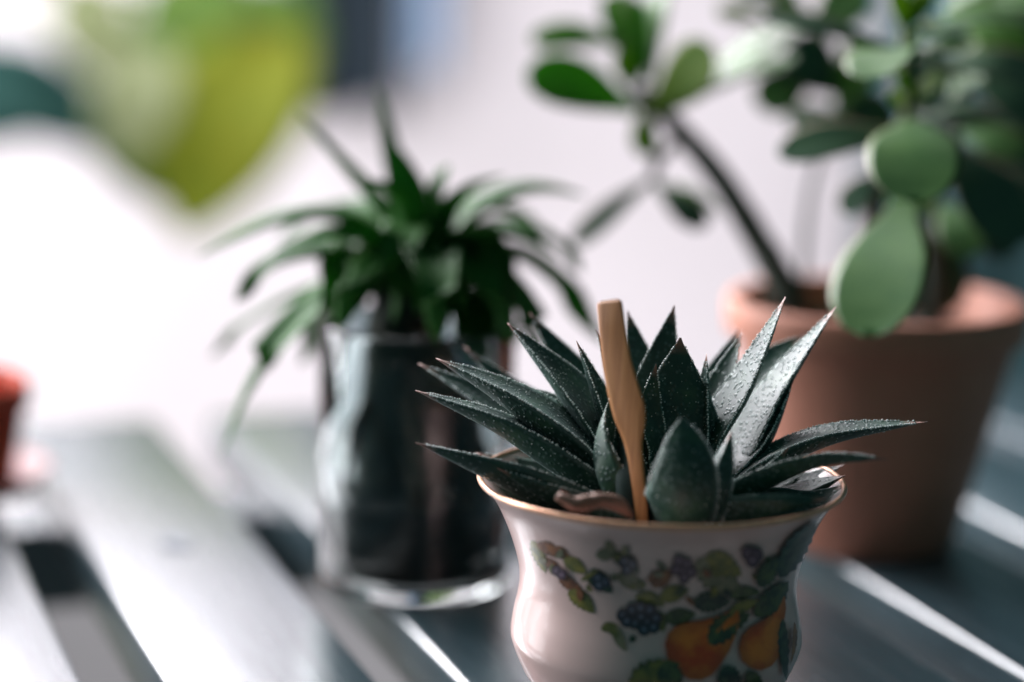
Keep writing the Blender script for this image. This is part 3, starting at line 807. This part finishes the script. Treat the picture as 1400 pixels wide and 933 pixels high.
SL = [([(575, 375, 0), (490, 305, -.004), (395, 298, -.006), (270, 352, -.008)], 40),
      ([(572, 345, 0), (500, 262, .004), (408, 158, .008)], 28),
      ([(576, 345, 0), (538, 230, .012), (518, 120, .02)], 24),
      ([(578, 345, 0), (552, 265, .0), (540, 200, .004)], 48),
      ([(585, 350, 0), (596, 275, -.004), (614, 226, -.004)], 52),
      ([(590, 352, 0), (650, 290, .002), (725, 260, .004), (800, 268, .006)], 44),
      ([(570, 385, 0), (470, 395, -.006), (375, 475, -.012), (330, 545, -.014), (300, 630, -.016)], 40),
      ([(568, 370, 0), (460, 345, -.006), (375, 362, -.01), (322, 412, -.012)], 46),
      ([(590, 370, 0), (690, 345, .004), (760, 385, .006), (828, 470, .008)], 38),
      ([(590, 365, 0), (680, 315, .008), (750, 325, .012), (795, 372, .016)], 42),
      ([(585, 365, 0), (625, 350, -.014), (665, 395, -.024), (700, 470, -.028)], 52),
      ([(575, 365, 0), (540, 350, -.016), (490, 390, -.026), (462, 450, -.028)], 50),
      ([(580, 365, 0), (590, 350, -.018), (600, 400, -.032), (598, 470, -.034)], 50),
      ([(568, 375, 0), (430, 395, .01), (340, 440, .016), (285, 490, .02)], 26),
      ([(590, 375, 0), (660, 375, -.01), (720, 430, -.016), (752, 510, -.018)], 46),
      ([(585, 355, 0), (640, 290, .014), (700, 290, .028), (745, 330, .036)], 44),
      ([(575, 355, 0), (510, 290, .014), (440, 290, .028), (380, 330, .036)], 40),
      ([(570, 365, 0), (520, 330, -.010), (455, 320, -.018), (375, 345, -.024)], 46),
      ([(585, 365, 0), (640, 325, -.010), (700, 320, -.018), (765, 355, -.022)], 46),
      ([(575, 360, 0), (560, 300, -.008), (530, 260, -.014), (490, 245, -.018)], 40),
      ([(585, 360, 0), (615, 290, -.008), (650, 255, -.012), (690, 240, -.016)], 40),
      ([(575, 385, 0), (500, 400, .006), (440, 440, .01), (410, 500, .012)], 40),
      ([(590, 390, 0), (650, 410, .004), (690, 470, .006), (705, 540, .008)], 44),
      ([(588, 390, 0), (640, 430, -.008), (660, 500, -.012), (668, 560, -.014)], 44)]
for k in range(16):
    a = k / 16 * 2 * math.pi + random.uniform(-.15, .15); L_ = random.uniform(95, 170)
    dx, dz_ = math.cos(a) * L_, math.sin(a) * L_ * SG
    h = random.uniform(20, 60)
    SL.append(([(580 + dx * .05, 385, dz_ * .05), (580 + dx * .45, 365 - h, dz_ * .45), (580 + dx * .8, 380 - h * .5, dz_ * .8), (580 + dx, 410 + h * .6, dz_)], random.uniform(34, 46)))
for p_, w_ in SL: sleaf(p_, w_)
for p_, w_ in [([(560, 430, -.002), (600, 480, -.008), (640, 560, -.010), (650, 650, -.008)], 44), ([(545, 460, 0), (580, 540, .006), (620, 620, .01), (640, 690, .012)], 50),
               ([(540, 480, 0), (600, 560, .01), (650, 620, .012), (665, 700, .01)], 50),
               ([(530, 500, -.002), (500, 560, -.004), (478, 620, -.004), (468, 680, -.004)], 26)]:
    sleaf(p_, w_, 'dry_leaf', strap, 'dried_leaf')

rr_ = random.Random(11)
for k in range(9):
    x0 = rr_.uniform(540, 560); y0 = rr_.uniform(470, 600); x1 = rr_.uniform(570, 668); dz = rr_.uniform(-.016, .016) * (1 - abs(x1 - 565) / 132 * .6)
    V, Fc = tube([at(x0 - 15, y0 - 20, DG), at((x0 + x1) / 2, y0 + rr_.uniform(10, 50), DG + dz * .6), at(x1, y0 + 90, DG + dz), at(x1 + rr_.uniform(-12, 8), 705, DG + dz)],
                 [.0026, .0034, .0030, .0016], 8, 16, .4)
    mk('root', V, Fc, M['root'], strap)
# ------------------------------------------------------------------ red pot on its saucer at the end of the table
rb = on_z(-78, 672); RX, RY = rb.x, rb.y; SR = depth(Vector((RX, RY, .02))) / F
sau = thing('saucer', (RX, RY, 0), 'pale pink glazed saucer under the red pot at the table end', 'saucer')
V, Fc = lathe([(.0004, 0), (100 * SR, 0), (128 * SR, .002), (146 * SR, .0062), (143 * SR, .0066), (124 * SR, .0032), (.0004, .0026)], (RX, RY, 0), 64); mk('dish', V, Fc, M['glaze_pale'], sau)
V, Fc = lathe([(147 * SR + .0006 * math.cos(a), .0066 + .0006 * math.sin(a)) for a in [i * math.pi / 4 for i in range(8)]], (RX, RY, 0), 64, close=True); mk('rim', V, Fc, M['glaze_pale'], sau)
rp = thing('red_pot', (RX, RY, .0034), 'orange red clay pot cut off by the picture edge, on a pale saucer', 'pot')
V, Fc = lathe([(.0004, .0034), (96 * SR, .0034), (98 * SR, .005), (114 * SR, .026), (110 * SR, .026), (94 * SR, .007), (.0004, .007)], (RX, RY, 0), 64); mk('body', V, Fc, M['red_clay'], rp)
V, Fc = lathe([(114 * SR, .024), (120 * SR, .025), (121 * SR, .031), (117 * SR, .0325), (110 * SR, .032), (110 * SR, .025)], (RX, RY, 0), 64, close=True); mk('rim', V, Fc, M['red_clay'], rp)

# ------------------------------------------------------------------ cloths on a peg rail, added dark curtain
def cloth(name, x0, x1, z0, z1, y, folds, amp, mname, seed, **kw):
    V, Fc = [], []
    nx, nz = 60, 14
    for side in (0, 1):
        for i in range(nz + 1):
            for k in range(nx + 1):
                u, v = k / nx, i / nz
                g = amp * math.sin(u * folds * 2 * math.pi + seed + .6 * math.sin(v * 2 + seed)) + amp * .5 * mnoise.noise(Vector((u * 6, v * 2, seed)))
                V.append((x0 + (x1 - x0) * (.5 + (u - .5) * (1 + .06 * (1 - v))), y + g + side * .004, z0 + (z1 - z0) * v + .004 * math.sin(u * 9 + seed) * (1 - v)))
    m = (nz + 1) * (nx + 1)
    for i in range(nz):
        for k in range(nx):
            q = i * (nx + 1) + k
            Fc.append((q, q + 1, q + nx + 2, q + nx + 1)); Fc.append((m + q, m + q + nx + 1, m + q + nx + 2, m + q + 1))
    ring = [k for k in range(nx + 1)] + [i * (nx + 1) + nx for i in range(1, nz + 1)] + [nz * (nx + 1) + k for k in range(nx - 1, -1, -1)] + [i * (nx + 1) for i in range(nz - 1, 0, -1)]
    for a, b_ in zip(ring, ring[1:] + ring[:1]): Fc.append((a, b_, m + b_, m + a))
    return mk(name, V, Fc, M[mname], loc=((x0 + x1) / 2, y, z1), **kw)
M['navy_cloth'] = mottled('navy_cloth', (0.006, 0.016, 0.026), (0.014, 0.028, 0.042), 300, 0.85, 0.4, 0.0006)
M['blue_cloth'] = mottled('blue_cloth', (0.30, 0.42, 0.60), (0.38, 0.50, 0.66), 200, 0.85, 0.4, 0.0006)
M['dimming_curtain'] = mottled('dimming_curtain', (0.020, 0.060, 0.068), (0.034, 0.085, 0.092), 150, 0.9, 0.4, 0.001)
dc = 1.44
ptop = at(470, 0, dc).z + 0.10
tag(cloth('hanging_cloth', at(388, 0, dc).x, at(546, 0, dc).x, at(470, 160, dc).z, ptop, WALL_Y - .022, 2.5, .006, 'navy_cloth', 1.3), 'dark navy cloth hanging on the white wall', 'cloth')
tag(cloth('hanging_cloth', at(556, 0, dc).x, at(606, 0, dc).x, at(560, 95, dc).z, ptop, WALL_Y - .022, 1.5, .005, 'blue_cloth', 2.1), 'narrow pale blue cloth hanging beside the dark navy cloth', 'cloth')
V, Fc = box((at(500, 0, dc).x, WALL_Y - .0165, ptop + .012), .30, .032, .025)
tag(mk('peg_rail', V, Fc, M['white_paint'], loc=(at(500, 0, dc).x, WALL_Y - .016, ptop), smooth=False), 'white rail on the wall from which both cloths hang', 'rail')
V, Fc = None, None
tag(cloth('dimming_curtain', at(1225, 300, 1.40).x, at(1225, 300, 1.40).x + .75, -.715, 1.05, WALL_Y - .07, 9, .018, 'dimming_curtain', .4), 'dark teal curtain added behind the jade plant to darken the slats', 'dimming_curtain')  # added dark sheet, darkens what the right slats reflect
V, Fc = tube([Vector((at(1240, 300, 1.4).x, WALL_Y - .07, 1.06)), Vector((at(1240, 300, 1.4).x + .4, WALL_Y - .07, 1.06)), Vector((at(1240, 300, 1.4).x + .85, WALL_Y - .07, 1.06))], [.008, .008], 12, 8)
tag(mk('curtain_rod', V, Fc, M['white_paint'], loc=(at(1240, 300, 1.4).x, WALL_Y - .07, 1.06)), 'added white rod carrying the dark teal curtain', 'rod')

# ------------------------------------------------------------------ broad leaved plant standing on the floor behind the table
px_, py_ = -0.52, 1.25
big = thing('broad_leaf_plant', (px_, py_, -0.72), 'tall plant with broad yellow green leaves behind the table', 'houseplant')
V, Fc = lathe([(.0005, -.72), (.09, -.72), (.095, -.715), (.125, -.50), (.118, -.50), (.09, -.70), (.0005, -.70)], (px_, py_, 0), 48)
bpot = tag(mk('floor_pot', V, Fc, M['glaze_pale'], loc=(px_, py_, -.72)), 'pale floor pot of the broad leaved plant', 'pot')
soil('pot_soil', px_, py_, -.53, .112, 'dark soil in the pale floor pot', 12, .003)
DB = 1.12
BL = [((392, 40), (248, 325), 210, 1.27, 1.24, (-.2, .15, 1), 'bright_leaf'),
      ((235, -40), (345, 205), 190, 1.30, 1.28, (.1, .2, 1), 'mid_leaf'),
      ((345, -30), (410, 140), 130, 1.32, 1.30, (.1, .2, 1), 'mid_leaf'),
      ((100, -30), (165, 120), 110, 1.30, 1.28, (0, .3, 1), 'pale_leaf'),
      ((215, 60), (165, 225), 120, 1.22, 1.20, (0, .3, 1), 'pale_leaf'),  # blurred bright disc, built as a pale leaf
      ((120, 120), (235, 285), 110, 1.27, 1.25, (.1, .2, 1), 'mid_leaf'),
      ((-110, 90), (175, 200), 150, 1.22, 1.24, (.1, .5, .8), 'dark_leaf'),
      ((-170, 190), (60, 175), 110, 1.20, 1.22, (.1, .5, .8), 'dark_leaf'),
      ((-200, 150), (-60, 300), 120, 1.22, 1.22, (.1, .5, .8), 'dark_leaf')]
for b_, tip, wpx, d0, d1, h, mn in BL:
    a, e = at(*b_, d0), at(*tip, d1); hv = camvec(*h)
    mid = a.lerp(e, .5) + hv * ((a - e).length * .10)
    V, Fc, A, fr = blade([a, mid, e], wpx * d0 / F, lambda t: max(math.sin(math.pi * min(t * .93 + .06, 1)) ** .75, .05), .0016, lambda t: 1.0, hv, nseg=20, m=5, channel=.15, keel=2)
    mk('leaf', V, Fc, M[mn], big, attr=A)
    root = Vector((px_ + random.uniform(-.03, .03), py_ + random.uniform(-.03, .03), -.54))
    top = a + Vector((-.10, 0, .07))
    V, Fc = tube([root, root.lerp(top, .5) + Vector((-.05, .02, 0)), Vector((px_ + (a.x - px_) * .35, (a.y + py_) / 2, a.z + .02)), a], [.004, .0035, .003, .002], 8, 24)
    mk('stem', V, Fc, M['twig_green'], big)
